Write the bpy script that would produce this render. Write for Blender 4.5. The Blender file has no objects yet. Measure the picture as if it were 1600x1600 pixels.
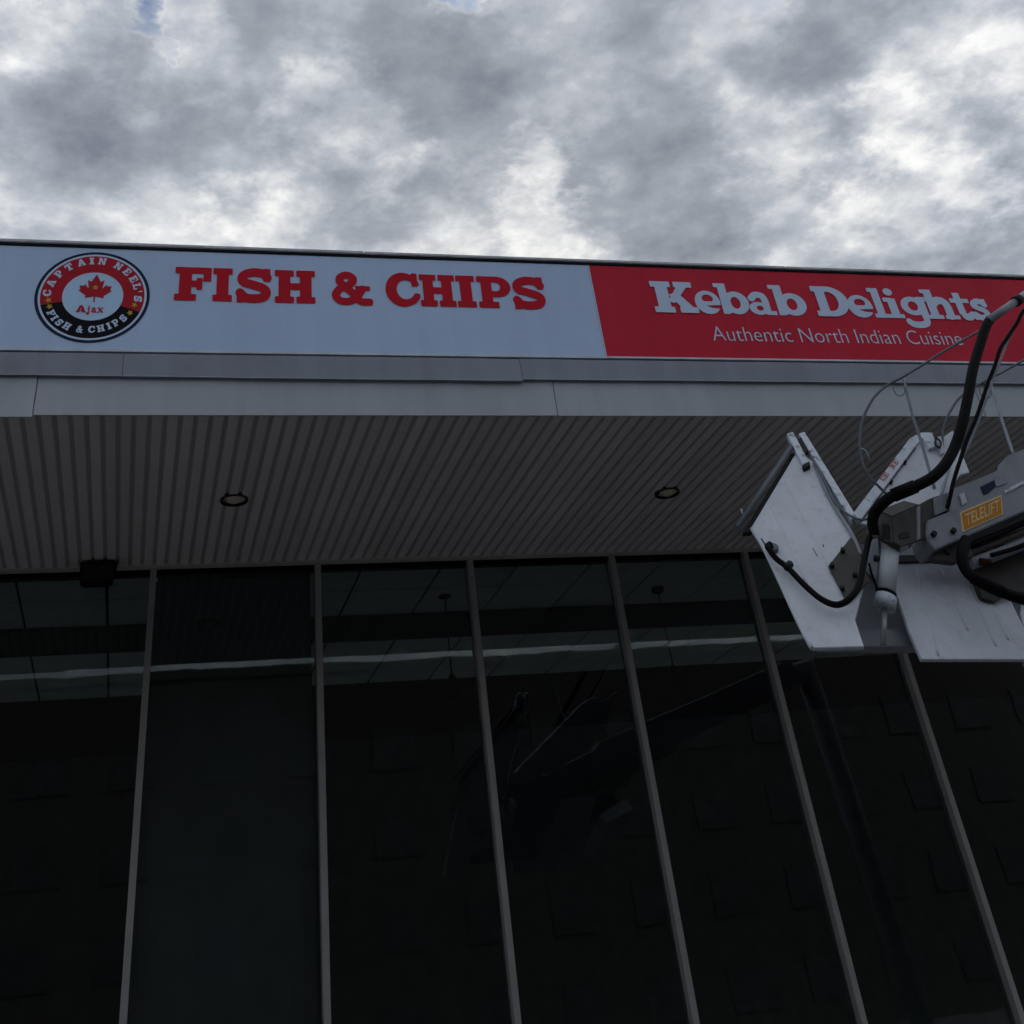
import bpy, bmesh, math, random
import numpy as np
from mathutils import Matrix, Vector

# ------------------------------------------------------------------ camera, sky, sun, exposure
scene = bpy.context.scene
EYE = 1.6
FPX, PX, PY = 1777.683, 716.755, 146.476          # focal length and principal point of the photograph (1600 px wide)
PITCH, ROLL, YAW = (math.radians(a) for a in (39.3458, -7.4223, 17.6463))


def cam_axes():
    fwd = np.array([math.sin(YAW) * math.cos(PITCH), math.cos(YAW) * math.cos(PITCH), math.sin(PITCH)])
    rt = np.array([math.cos(YAW), -math.sin(YAW), 0.0])
    up = np.cross(rt, fwd)
    c, s = math.cos(ROLL), math.sin(ROLL)
    return c * rt + s * up, -s * rt + c * up, fwd


RIGHT, UP, FWD = cam_axes()
cam_data = bpy.data.cameras.new('camera')
cam = bpy.data.objects.new('camera', cam_data)
scene.collection.objects.link(cam)
cam_data.sensor_fit = 'HORIZONTAL'
cam_data.sensor_width = 36.0
cam_data.lens = 36.0 * FPX / 1600.0
cam_data.shift_x = (800 - PX) / 1600.0
cam_data.shift_y = (PY - 800) / 1600.0
cam_data.clip_start = 0.05
cam_data.clip_end = 2000
m = Matrix.Identity(4)
for i in range(3):
    m[i][0], m[i][1], m[i][2] = RIGHT[i], UP[i], -FWD[i]
m[2][3] = EYE
cam.matrix_world = m
scene.camera = cam


def ray(x, y):
    """direction seen at a point of the photograph, used to survey where things stand"""
    d = RIGHT * (x - PX) / FPX - UP * (y - PY) / FPX + FWD
    return d / np.linalg.norm(d)


def at(x, y, Y):
    d = ray(x, y)
    p = d * (Y / d[1])
    return Vector((p[0], p[1], p[2] + EYE))


SUN_DIR = Vector((0.300, 0.800, 0.520)).normalized()
world = bpy.data.worlds.new('World')
scene.world = world
world.use_nodes = True


class NT:
    def __init__(self, tree):
        self.t = tree

    def n(self, kind, **kw):
        nd = self.t.nodes.new(kind)
        for k, v in kw.items():
            setattr(nd, k, v)
        return nd

    def link(self, a, b):
        self.t.links.new(a, b)

    def math(self, op, a, b=None, clamp=False):
        nd = self.n('ShaderNodeMath', operation=op, use_clamp=clamp)
        for i, v in enumerate((a, b)):
            if v is None:
                continue
            if isinstance(v, (int, float)):
                nd.inputs[i].default_value = v
            else:
                self.link(v, nd.inputs[i])
        return nd.outputs[0]

    def ramp(self, fac, stops, interp='LINEAR'):
        nd = self.n('ShaderNodeValToRGB')
        nd.color_ramp.interpolation = interp
        el = nd.color_ramp.elements
        while len(el) < len(stops):
            el.new(0.5)
        for e, (p, c) in zip(el, stops):
            e.position = p
            e.color = (*c, 1) if len(c) == 3 else c
        self.link(fac, nd.inputs[0])
        return nd.outputs[0]

    def mix(self, fac, a, b, blend='MIX'):
        nd = self.n('ShaderNodeMix', data_type='RGBA', blend_type=blend)
        for sock, v in ((nd.inputs[0], fac), (nd.inputs[6], a), (nd.inputs[7], b)):
            if isinstance(v, (int, float)):
                sock.default_value = v
            elif isinstance(v, (tuple, list)):
                sock.default_value = (*v, 1) if len(v) == 3 else v
            else:
                self.link(v, sock)
        return nd.outputs[2]


def build_sky():
    t = NT(world.node_tree)
    world.node_tree.nodes.clear()
    out = t.n('ShaderNodeOutputWorld')
    bg = t.n('ShaderNodeBackground')
    bg.inputs[1].default_value = 0.1
    sky = t.n('ShaderNodeTexSky', sky_type='NISHITA', sun_disc=False)
    sky.sun_elevation = math.asin(SUN_DIR.z)
    sky.sun_rotation = math.atan2(SUN_DIR.x, SUN_DIR.y)
    tc = t.n('ShaderNodeTexCoord')
    sep = t.n('ShaderNodeSeparateXYZ')
    t.link(tc.outputs['Generated'], sep.inputs[0])
    # the cloud deck is a flat layer: divide the direction by its height
    zz = t.math('ADD', t.math('MAXIMUM', sep.outputs[2], 0.0), 0.16)
    cmb = t.n('ShaderNodeCombineXYZ')
    t.link(t.math('DIVIDE', sep.outputs[0], zz), cmb.inputs[0])
    t.link(t.math('DIVIDE', sep.outputs[1], zz), cmb.inputs[1])
    flat = cmb.outputs[0]

    def noise(scale, detail, rough, w, dist=0.0):
        nd = t.n('ShaderNodeTexNoise', noise_dimensions='3D')
        nd.inputs['Scale'].default_value = scale
        nd.inputs['Detail'].default_value = detail
        nd.inputs['Roughness'].default_value = rough
        nd.inputs['Distortion'].default_value = dist
        mp = t.n('ShaderNodeMapping')
        mp.inputs['Location'].default_value = (w, w * 0.7, w * 1.3)
        t.link(flat, mp.inputs[0])
        t.link(mp.outputs[0], nd.inputs['Vector'])
        return nd
    big = noise(2.4, 7, 0.63, 3.1, 0.0)
    fine = noise(6.0, 6, 0.58, 8.4, 0.1)
    puff = noise(17.0, 4, 0.6, 5.2, 0.0)
    # ragged direction, so that the breaks in the deck have torn edges
    wob = noise(3.2, 6, 0.66, 1.7)
    off = t.n('ShaderNodeVectorMath', operation='SUBTRACT')
    t.link(wob.outputs['Color'], off.inputs[0])
    off.inputs[1].default_value = (0.5, 0.5, 0.5)
    sc = t.n('ShaderNodeVectorMath', operation='SCALE')
    t.link(off.outputs[0], sc.inputs[0])
    sc.inputs['Scale'].default_value = 0.30
    add = t.n('ShaderNodeVectorMath', operation='ADD')
    t.link(tc.outputs['Generated'], add.inputs[0])
    t.link(sc.outputs[0], add.inputs[1])
    nrm = t.n('ShaderNodeVectorMath', operation='NORMALIZE')
    t.link(add.outputs[0], nrm.inputs[0])
    field = t.math('ADD', t.math('MULTIPLY', big.outputs[0], 1.15), t.math('MULTIPLY', fine.outputs[0], 1.15))
    field = t.math('ADD', field, t.math('MULTIPLY', puff.outputs[0], 0.42))
    field = t.math('SUBTRACT', field, 0.905)
    holes = t.math('MULTIPLY', t.math('SUBTRACT', fine.outputs[0], 0.5), 2.4)
    # clouds seen in the photograph: thin, bright breaks (+) and thick, grey banks (-), by their direction
    for x, y, size, amt in SKY_SPOTS + SKY_HOLES:
        d = ray(x, y)
        dot = t.n('ShaderNodeVectorMath', operation='DOT_PRODUCT')
        t.link(nrm.outputs[0], dot.inputs[0])
        dot.inputs[1].default_value = tuple(d)
        mr = t.n('ShaderNodeMapRange', interpolation_type='SMOOTHSTEP')
        mr.inputs['From Min'].default_value = math.cos(size / FPX)
        mr.inputs['From Max'].default_value = 1.0
        mr.inputs['To Min'].default_value = 0.0
        mr.inputs['To Max'].default_value = amt
        t.link(dot.outputs['Value'], mr.inputs['Value'])
        if (x, y, size, amt) in SKY_HOLES:
            holes = t.math('ADD', holes, mr.outputs[0])
            mr2 = t.math('MULTIPLY', mr.outputs[0], 0.22)
            field = t.math('ADD', field, mr2)
        else:
            field = t.math('ADD', field, mr.outputs[0])
    cloud = t.ramp(field, [(0.0, (1.25, 1.45, 1.80)), (0.30, (2.10, 2.34, 2.72)), (0.47, (2.95, 3.20, 3.62)),
                           (0.62, (4.25, 4.42, 4.70)), (0.78, (5.9, 6.0, 6.05)), (1.0, (6.9, 6.9, 6.75))])
    gap = t.ramp(holes, [(0.35, (0, 0, 0)), (1.0, (0.9, 0.9, 0.9))])
    # thin cloud glows warm near the veiled sun
    ds = t.n('ShaderNodeVectorMath', operation='DOT_PRODUCT')
    t.link(tc.outputs['Generated'], ds.inputs[0])
    ds.inputs[1].default_value = tuple(SUN_DIR)
    glow = t.math('MULTIPLY', t.math('POWER', t.math('MAXIMUM', ds.outputs['Value'], 0.0), 14.0), 0.35)
    warm = t.mix(glow, cloud, t.mix(1.0, cloud, (1.25, 1.18, 1.05), 'MULTIPLY'))
    blue = t.mix(1.0, sky.outputs[0], (0.14, 0.235, 0.38), 'MULTIPLY')
    t.link(t.mix(gap, warm, blue), bg.inputs[0])
    world.cycles.sampling_method = 'MANUAL'
    world.cycles.sample_map_resolution = 512
    t.link(bg.outputs[0], out.inputs[0])


SKY_SPOTS = [(560, 225, 130, 0.26), (285, 95, 130, 0.22), (800, 20, 80, 0.12), (865, 275, 85, 0.22),
             (850, 385, 110, 0.20), (1215, 190, 90, 0.17), (1430, 235, 130, 0.22), (1430, 375, 160, 0.20), (1600, 90, 70, 0.12), (960, 400, 90, 0.14),
             (60, 30, 130, 0.14), (390, 360, 80, 0.16), (640, 280, 60, 0.14), (210, 160, 190, -0.17), (60, 220, 160, -0.08), (700, 160, 190, -0.17),
             (1060, 290, 170, -0.15), (1300, 160, 170, -0.15), (620, 340, 120, -0.12), (1360, 30, 130, -0.12), (110, 320, 150, -0.12), (330, 290, 90, -0.06), (1100, 380, 110, -0.08)]
SKY_HOLES = [(238, 24, 42, 0.66), (794, 2, 60, 0.98), (60, -6, 45, 0.7), (262, 80, 34, 0.5)]
build_sky()

sun_data = bpy.data.lights.new('sun', 'SUN')
sun_data.energy = 1.0
sun_data.angle = math.radians(14)
sun_data.color = (1.0, 0.95, 0.88)
sun = bpy.data.objects.new('sun', sun_data)
scene.collection.objects.link(sun)
sun.rotation_euler = SUN_DIR.to_track_quat('Z', 'Y').to_euler()
sun.location = (0, 0, 30)

vs = scene.view_settings
vs.view_transform = 'Standard'
vs.look = 'None'
vs.exposure = 0.65
vs.gamma = 1.0
vs.use_curve_mapping = False
scene.cycles.max_bounces = 7
scene.cycles.diffuse_bounces = 4
scene.cycles.glossy_bounces = 3
scene.cycles.transparent_max_bounces = 8
scene.cycles.caustics_reflective = False
scene.cycles.caustics_refractive = False
scene.cycles.use_adaptive_sampling = True
scene.cycles.adaptive_threshold = 0.03

# ------------------------------------------------------------------ helpers
rng = random.Random(7)
COL = scene.collection


def link(o, parent=None, label=None, cat=None, group=None, kind=None):
    COL.objects.link(o)
    if parent is not None:
        o.parent = parent
        o.matrix_parent_inverse = parent.matrix_world.inverted()
    for k, v in (('label', label), ('category', cat), ('group', group), ('kind', kind)):
        if v:
            o[k] = v
    return o


def empty(name, loc, **kw):
    o = bpy.data.objects.new(name, None)
    o.empty_display_size = 0.2
    o.matrix_world = Matrix.Translation(loc)
    link(o, **kw)
    return o


def mesh_obj(name, verts, faces, material, parent=None, smooth=False, **kw):
    me = bpy.data.meshes.new(name)
    me.from_pydata([tuple(v) for v in verts], [], faces)
    me.materials.append(material)
    if smooth:
        me.polygons.foreach_set('use_smooth', [True] * len(me.polygons))
    me.update()
    return link(bpy.data.objects.new(name, me), parent, **kw)


def fix_normals(o):
    bm = bmesh.new()
    bm.from_mesh(o.data)
    bmesh.ops.recalc_face_normals(bm, faces=bm.faces)
    bm.to_mesh(o.data)
    bm.free()
    return o


def box_geo(x0, x1, y0, y1, z0, z1, bevel=0.0):
    bm = bmesh.new()
    vs_ = [bm.verts.new(p) for p in ((x0, y0, z0), (x1, y0, z0), (x1, y1, z0), (x0, y1, z0),
                                     (x0, y0, z1), (x1, y0, z1), (x1, y1, z1), (x0, y1, z1))]
    for f in ((3, 2, 1, 0), (4, 5, 6, 7), (0, 1, 5, 4), (1, 2, 6, 5), (2, 3, 7, 6), (3, 0, 4, 7)):
        bm.faces.new([vs_[i] for i in f])
    if bevel:
        bmesh.ops.bevel(bm, geom=bm.edges[:], offset=bevel, segments=2, affect='EDGES')
    return bm


def box(name, x0, x1, y0, y1, z0, z1, material, parent=None, bevel=0.0, **kw):
    bm = box_geo(x0, x1, y0, y1, z0, z1, bevel)
    me = bpy.data.meshes.new(name)
    bm.to_mesh(me)
    bm.free()
    me.materials.append(material)
    return link(bpy.data.objects.new(name, me), parent, **kw)


def spline(pts, per=8):
    pts = [Vector(p) for p in pts]
    if len(pts) == 2:
        return pts
    out = []
    ext = [pts[0] * 2 - pts[1]] + pts + [pts[-1] * 2 - pts[-2]]
    for i in range(1, len(ext) - 2):
        a, b, c, d = ext[i - 1:i + 3]
        for k in range(per):
            s = k / per
            out.append(0.5 * ((2 * b) + (c - a) * s + (2 * a - 5 * b + 4 * c - d) * s * s + (3 * b - a - 3 * c + d) * s ** 3))
    out.append(pts[-1])
    return out


def tube(name, pts, radius, material, parent=None, sides=12, per=8, **kw):
    """a round bar or hose along points; radius is a number or one number for each end"""
    p = spline(pts, per)
    n = len(p)
    verts, faces = [], []
    tang = [(p[min(i + 1, n - 1)] - p[max(i - 1, 0)]).normalized() for i in range(n)]
    u = tang[0].orthogonal().normalized()
    for i in range(n):
        u = (u - tang[i] * u.dot(tang[i])).normalized()
        v = tang[i].cross(u)
        r = radius if not callable(radius) else radius(i / (n - 1))
        for k in range(sides):
            a = 2 * math.pi * k / sides
            verts.append(p[i] + (u * math.cos(a) + v * math.sin(a)) * r)
    for i in range(n - 1):
        for k in range(sides):
            k2 = (k + 1) % sides
            faces.append((i * sides + k, i * sides + k2, (i + 1) * sides + k2, (i + 1) * sides + k))
    faces.append(tuple(range(sides))[::-1])
    faces.append(tuple((n - 1) * sides + k for k in range(sides)))
    o = mesh_obj(name, verts, faces, material, parent, **kw)
    sm = [len(f.vertices) == 4 for f in o.data.polygons]
    o.data.polygons.foreach_set('use_smooth', sm)
    return o


class Plane:
    """a sheet in the scene surveyed through three points of the photograph and their distances"""

    def __init__(self, a, b, c):
        self.a = at(*a)
        n = (at(*b) - self.a).cross(at(*c) - self.a).normalized()
        if n.dot(self.a - Vector((0, 0, EYE))) < 0:
            n = -n
        self.n = n            # points away from the camera side

    def p(self, x, y, lift=0.0):
        d = Vector(ray(x, y))
        o = Vector((0, 0, EYE))
        s = (self.a - o).dot(self.n) / d.dot(self.n)
        return o + d * s - self.n * lift


def plate(name, plane, outline, thick, material, parent=None, lift=0.0, bevel=0.003, **kw):
    front = [plane.p(x, y, lift) for x, y in outline]
    bm = bmesh.new()
    f = [bm.verts.new(v) for v in front]
    b = [bm.verts.new(v + plane.n * thick) for v in front]
    k = len(f)
    bm.faces.new(f)
    bm.faces.new(b[::-1])
    for i in range(k):
        j = (i + 1) % k
        bm.faces.new((f[i], b[i], b[j], f[j]))
    bmesh.ops.recalc_face_normals(bm, faces=bm.faces)
    if bevel:
        bmesh.ops.bevel(bm, geom=[e for e in bm.edges if len(e.link_faces) == 2], offset=bevel, segments=2, affect='EDGES')
    me = bpy.data.meshes.new(name)
    bm.to_mesh(me)
    bm.free()
    me.materials.append(material)
    return link(bpy.data.objects.new(name, me), parent, **kw)


# ------------------------------------------------------------------ materials
def material(name, color, rough=0.6, metal=0.0, vary=0.0, vscale=4.0, bump=0.0, bscale=40.0, streak=0.0, dirt=None,
             dirt_amt=0.0, dirt_scale=2.0, spec=0.5, coat=0.0, each=0.0):
    mt = bpy.data.materials.new(name)
    mt.use_nodes = True
    t = NT(mt.node_tree)
    bsdf = mt.node_tree.nodes['Principled BSDF']
    bsdf.inputs['Roughness'].default_value = rough
    bsdf.inputs['Metallic'].default_value = metal
    bsdf.inputs['Specular IOR Level'].default_value = spec
    bsdf.inputs['Coat Weight'].default_value = coat
    tc = t.n('ShaderNodeTexCoord')
    col = (*color, 1)
    src = None

    def noise(scale, detail=6, stretch=None):
        nd = t.n('ShaderNodeTexNoise')
        nd.inputs['Scale'].default_value = scale
        nd.inputs['Detail'].default_value = detail
        if stretch:
            mp = t.n('ShaderNodeMapping')
            mp.inputs['Scale'].default_value = stretch
            t.link(tc.outputs['Object'], mp.inputs[0])
            t.link(mp.outputs[0], nd.inputs['Vector'])
        else:
            t.link(tc.outputs['Object'], nd.inputs['Vector'])
        return nd.outputs[0]
    src = None
    if vary:
        f = t.ramp(noise(vscale), [(0.3, (1 - vary,) * 3), (0.7, (1 + vary * 0.6,) * 3)])
        src = t.mix(1.0, col, f, 'MULTIPLY')
    if streak:
        f = t.ramp(noise(1.0, 7, (9.0, 9.0, 0.7)), [(0.42, (1 - streak,) * 3), (0.6, (1, 1, 1))])
        src = t.mix(1.0, src if src is not None else col, f, 'MULTIPLY')
    if each:
        oi = t.n('ShaderNodeObjectInfo')
        f = t.ramp(oi.outputs['Random'], [(0.0, (1 - each,) * 3), (1.0, (1 + each,) * 3)])
        src = t.mix(1.0, src if src is not None else col, f, 'MULTIPLY')
    if dirt is not None:
        f = t.ramp(noise(dirt_scale, 6), [(0.55, (0, 0, 0)), (0.72, (dirt_amt,) * 3)])
        src = t.mix(f, src if src is not None else col, (*dirt, 1))
    if src is not None:
        t.link(src, bsdf.inputs['Base Color'])
        r = t.math('ADD', t.math('MULTIPLY', noise(vscale * 2.3), 0.25), rough - 0.12)
        t.link(r, bsdf.inputs['Roughness'])
    else:
        bsdf.inputs['Base Color'].default_value = col
    if bump:
        b = t.n('ShaderNodeBump')
        b.inputs['Strength'].default_value = bump
        b.inputs['Distance'].default_value = 0.01
        t.link(noise(bscale), b.inputs['Height'])
        t.link(b.outputs[0], bsdf.inputs['Normal'])
    return mt


def glass_material(name, tint):
    mt = bpy.data.materials.new(name)
    mt.use_nodes = True
    t = NT(mt.node_tree)
    mt.node_tree.nodes.clear()
    out = t.n('ShaderNodeOutputMaterial')
    tr = t.n('ShaderNodeBsdfTransparent')
    tr.inputs[0].default_value = (*tint, 1)
    gl = t.n('ShaderNodeBsdfGlossy')
    gl.inputs['Roughness'].default_value = 0.015
    gl.inputs[0].default_value = (0.9, 0.95, 0.95, 1)
    fr = t.n('ShaderNodeFresnel')
    fr.inputs[0].default_value = 1.5
    tc = t.n('ShaderNodeTexCoord')
    nz = t.n('ShaderNodeTexNoise')
    nz.inputs['Scale'].default_value = 1.6
    t.link(tc.outputs['Object'], nz.inputs['Vector'])
    bp = t.n('ShaderNodeBump')
    bp.inputs['Strength'].default_value = 0.025
    bp.inputs['Distance'].default_value = 0.02
    t.link(nz.outputs[0], bp.inputs['Height'])
    t.link(bp.outputs[0], gl.inputs['Normal'])
    mx = t.n('ShaderNodeMixShader')
    t.link(fr.outputs[0], mx.inputs[0])
    t.link(tr.outputs[0], mx.inputs[1])
    t.link(gl.outputs[0], mx.inputs[2])
    t.link(mx.outputs[0], out.inputs[0])
    return mt


M = dict(
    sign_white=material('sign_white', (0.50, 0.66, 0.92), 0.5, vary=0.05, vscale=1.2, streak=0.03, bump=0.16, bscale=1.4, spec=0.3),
    sign_red=material('sign_red', (0.60, 0.018, 0.050), 0.5, vary=0.06, vscale=1.5, streak=0.05, bump=0.16, bscale=1.4, spec=0.16),
    letter_red=material('letter_red', (0.56, 0.010, 0.026), 0.55, vary=0.04, spec=0.12),
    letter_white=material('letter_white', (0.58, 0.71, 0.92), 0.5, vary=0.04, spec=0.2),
    logo_red=material('logo_red', (0.46, 0.014, 0.03), 0.5, vary=0.05, spec=0.12),
    logo_black=material('logo_black', (0.006, 0.007, 0.012), 0.6, vary=0.05, spec=0.1),
    logo_navy=material('logo_navy', (0.012, 0.022, 0.06), 0.6, spec=0.12),
    logo_blue=material('logo_blue', (0.50, 0.74, 1.0), 0.5, vary=0.03, spec=0.2),
    logo_gold=material('logo_gold', (0.55, 0.38, 0.05), 0.5, spec=0.2),
    coping=material('coping', (0.62, 0.64, 0.68), 0.45, vary=0.12, vscale=3, streak=0.2),
    trim_light=material('trim_light', (0.62, 0.68, 0.76), 0.4, vary=0.08, streak=0.12),
    flashing=material('flashing', (0.27, 0.30, 0.36), 0.55, vary=0.08, vscale=1.2, streak=0.07, bump=0.12, bscale=2.5, spec=0.3,
                      dirt=(0.09, 0.09, 0.09), dirt_amt=0.2),
    fascia=material('fascia', (0.45, 0.49, 0.54), 0.55, vary=0.06, vscale=0.9, streak=0.05, bump=0.10, bscale=1.8, spec=0.3,
                    dirt=(0.16, 0.16, 0.16), dirt_amt=0.15),
    plank=material('plank', (0.64, 0.615, 0.615), 0.65, vary=0.08, vscale=1.3, dirt=(0.25, 0.23, 0.22), dirt_amt=0.4, dirt_scale=1.4, spec=0.25, each=0.07),
    backing=material('backing', (0.42, 0.405, 0.405), 0.8, spec=0.1),
    channel=material('channel', (0.46, 0.44, 0.43), 0.65, vary=0.08, spec=0.25),
    gasket_shade=material('gasket_shade', (0.006, 0.006, 0.007), 0.9, spec=0.05),  # near-black gasket, also the painted shade strip under the flashing
    mullion=material('mullion', (0.34, 0.33, 0.325), 0.5, vary=0.10, vscale=3, spec=0.25),
    glass=glass_material('glass', (0.86, 0.92, 0.92)),
    tile=material('tile', (0.86, 0.88, 0.88), 0.9, vary=0.1, vscale=6, bump=0.2, spec=0.1),
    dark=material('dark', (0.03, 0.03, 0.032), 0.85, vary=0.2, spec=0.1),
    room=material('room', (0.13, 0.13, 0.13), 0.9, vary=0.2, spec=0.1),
    floor=material('floor', (0.78, 0.77, 0.74), 0.6, vary=0.1),
    blind=material('blind', (0.10, 0.102, 0.108), 0.85, vary=0.15, spec=0.1),
    wall=material('wall', (0.25, 0.24, 0.23), 0.85, vary=0.12, bump=0.3),
    roof=material('roof', (0.16, 0.16, 0.16), 0.9, vary=0.2),
    asphalt=material('asphalt', (0.10, 0.10, 0.102), 0.9, vary=0.25, vscale=8, bump=0.6, bscale=120),
    concrete=material('concrete', (0.36, 0.35, 0.335), 0.85, vary=0.15, vscale=3, bump=0.3, bscale=60),
    leaf=material('leaf', (0.045, 0.075, 0.03), 0.8, vary=0.3, spec=0.2),
    brick=material('brick', (0.040, 0.036, 0.034), 0.9, vary=0.2, vscale=5, spec=0.1),  # near-black, so the added block mirrors dark in the glass
    block_glass=material('block_glass', (0.02, 0.021, 0.023), 0.3, spec=0.25),
    bark=material('bark', (0.07, 0.055, 0.04), 0.9, vary=0.3),
    black=material('black', (0.006, 0.006, 0.0065), 0.6, vary=0.2, spec=0.1),
    bulb=material('bulb', (0.60, 0.54, 0.42), 0.4, vary=0.1),
    can=material('can', (0.30, 0.27, 0.22), 0.5, vary=0.2, spec=0.2),
    lift_white=material('lift_white', (0.57, 0.61, 0.675), 0.55, vary=0.07, vscale=3, streak=0.06, bump=0.12, bscale=5, spec=0.25,
                        dirt=(0.24, 0.225, 0.21), dirt_amt=0.22, dirt_scale=18),
    lift_worn=material('lift_worn', (0.56, 0.62, 0.70), 0.5, vary=0.16, vscale=9, dirt=(0.04, 0.045, 0.06), dirt_amt=0.85, dirt_scale=20,
                       bump=0.15, bscale=20, spec=0.3),
    lift_grey=material('lift_grey', (0.25, 0.27, 0.31), 0.5, vary=0.08, vscale=4, streak=0.08, dirt=(0.10, 0.09, 0.08), dirt_amt=0.25, dirt_scale=6, spec=0.3),
    lift_olive=material('lift_olive', (0.062, 0.059, 0.056), 0.6, vary=0.2, vscale=7, dirt=(0.03, 0.027, 0.024), dirt_amt=0.5, dirt_scale=9, spec=0.2),
    lift_steel=material('lift_steel', (0.34, 0.37, 0.39), 0.4, metal=0.3, vary=0.15, vscale=9),
    rail=material('rail', (0.11, 0.13, 0.155), 0.5, vary=0.2, vscale=12, spec=0.3),
    rail_light=material('rail_light', (0.30, 0.35, 0.41), 0.5, vary=0.15, vscale=12, spec=0.3),
    rubber=material('rubber', (0.004, 0.004, 0.005), 0.55, vary=0.3, vscale=30, bump=0.15, bscale=60, spec=0.06),
    bolt=material('bolt', (0.014, 0.015, 0.018), 0.6, spec=0.2),
    cylinder=material('cylinder', (0.50, 0.56, 0.60), 0.45, vary=0.08, vscale=8, dirt=(0.2, 0.18, 0.15), dirt_amt=0.3, dirt_scale=10, spec=0.3),
    plate_orange=material('plate_orange', (0.50, 0.20, 0.006), 0.55, vary=0.10, vscale=14, spec=0.2),
    plate_edge=material('plate_edge', (0.66, 0.56, 0.36), 0.55, vary=0.1, vscale=14, spec=0.2),
    faded_red=material('faded_red', (0.42, 0.17, 0.16), 0.6, vary=0.3, vscale=40, spec=0.1),
    rust=material('rust', (0.04, 0.014, 0.010), 0.8, vary=0.3, vscale=20, spec=0.1),
)

# ------------------------------------------------------------------ the setting
S = 3.42                         # height of the soffit above the eye
YF = 2.2006 * S                  # plane of the fascia and the signs
YW = 3.131 * S                   # plane of the shop windows
ZS = EYE + S                     # soffit
Z_BAND0, Z_BAND1 = EYE + 1.0795 * S, EYE + 1.1345 * S
Z_SIGN0, Z_SIGN1 = EYE + 1.1365 * S, EYE + 1.3790 * S
Z_TOP = EYE + 1.3945 * S
X0, X1 = -7.0, 16.0

me_ground = mesh_obj('ground', [(-400, -400, 0), (400, -400, 0), (400, 400, 0), (-400, 400, 0)], [(0, 1, 2, 3)], M['asphalt'], kind='structure')
box('pavement', X0, X1, YF - 1.6, YW - 0.06, 0.004, 0.14, M['concrete'], bevel=0.01, kind='structure')

bld = empty('shop_building', (4, YW, 0), label='flat-roofed shop building with deep ribbed canopy above dark windows', cat='building')
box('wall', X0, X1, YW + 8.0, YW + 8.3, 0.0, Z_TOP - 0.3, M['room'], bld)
box('wall', X0 - 0.3, X0 - 0.003, YW - 0.05, YW + 8.3, 0.0, Z_TOP - 0.3, M['wall'], bld)
box('wall', X1 + 0.003, X1 + 0.3, YW - 0.05, YW + 8.3, 0.0, Z_TOP - 0.3, M['wall'], bld)
box('roof', X0 - 0.3, X1 + 0.3, YF + 0.20, YW + 8.3, ZS + 0.30, ZS + 0.62, M['roof'], bld)
box('shop_floor', X0, X1, YW + 0.06, YW + 8.0, 0.004, 0.15, M['floor'], bld)

# --- fascia: flashing band over flat panels, both in lengths with lapped joints
box('fascia_frame', X0, X1, YF + 0.07, YF + 0.18, ZS + 0.06, Z_TOP - 0.06, M['backing'], bld)
seams = [EYE * 0 + x for x in (-0.2414 * S - 3.66, -0.2414 * S, 0.8285 * S, 0.8285 * S + 3.66, 0.8285 * S + 7.32)]
edges = [X0] + seams + [X1]
for i in range(len(edges) - 1):
    dz = -0.014 if i == 1 else rng.uniform(-0.003, 0.003)
    dy = -0.006 if i == 1 else rng.uniform(-0.002, 0.002)
    o = box('fascia_panel', edges[i] + 0.0025, edges[i + 1] - 0.0025, YF + dy, YF + 0.014, ZS + dz, Z_BAND0 + 0.02, M['fascia'], bld, bevel=0.002)
bands = [X0, -3.0, at(192, 575, YF).x, at(813.5, 585, YF).x, 9.2, 12.6, X1]
for i in range(len(bands) - 1):
    a, b = bands[i] + 0.0015, bands[i + 1] - 0.0015
    steps = max(6, int((b - a) / 0.28))
    verts, faces = [], []
    for q in range(steps + 1):
        f = q / steps
        x = a + (b - a) * f
        dz = (-0.004 - 0.010 * f if i == 2 else (0.002 if i == 3 else 0.0)) + rng.uniform(-0.0018, 0.0018)
        y0 = YF - 0.032 - (0.006 * f if i == 2 else 0.0) + rng.uniform(-0.002, 0.002)
        tz = rng.uniform(-0.0015, 0.0015)
        prof = [(y0, Z_BAND0 + dz), (y0 + 0.004, Z_BAND0 + 0.010 + dz), (YF - 0.022 + rng.uniform(-0.002, 0.002), Z_BAND1 - 0.016 + tz), (YF + 0.02, Z_BAND1 - 0.006 + tz),
                (YF + 0.02, Z_BAND1 - 0.03), (YF - 0.012, Z_BAND0 + 0.012 + dz), (YF - 0.010, Z_BAND0 + 0.001 + dz)]
        verts += [(x, y, z) for y, z in prof]
    k = len(prof)
    for q in range(steps):
        faces += [(q * k + j, q * k + (j + 1) % k, (q + 1) * k + (j + 1) % k, (q + 1) * k + j) for j in range(k)]
    faces += [tuple(range(k)), tuple(range(steps * k, (steps + 1) * k))]
    fix_normals(mesh_obj('flashing', verts, faces, M['flashing'], bld))
box('drip_shade', X0, X1, YF - 0.008, YF + 0.055, Z_BAND0 - 0.001 + 0.022, Z_BAND0 + 0.045, M['gasket_shade'], bld)  # black strip painting the shadow line under the drip edge
# --- coping over the signs
cuts = [X0, -2.2, 1.45, 5.1, 8.75, 12.4, X1]
for i in range(len(cuts) - 1):
    box('coping', cuts[i] + 0.002, cuts[i + 1] - 0.002, YF - 0.026, YF + 0.34, Z_TOP - 0.028, Z_TOP + rng.uniform(-0.003, 0.002), M['coping'], bld, bevel=0.006)
box('coping_lip', X0, X1, YF - 0.021, YF - 0.013, Z_TOP - 0.048, Z_TOP - 0.0285, M['logo_black'], bld)

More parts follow.
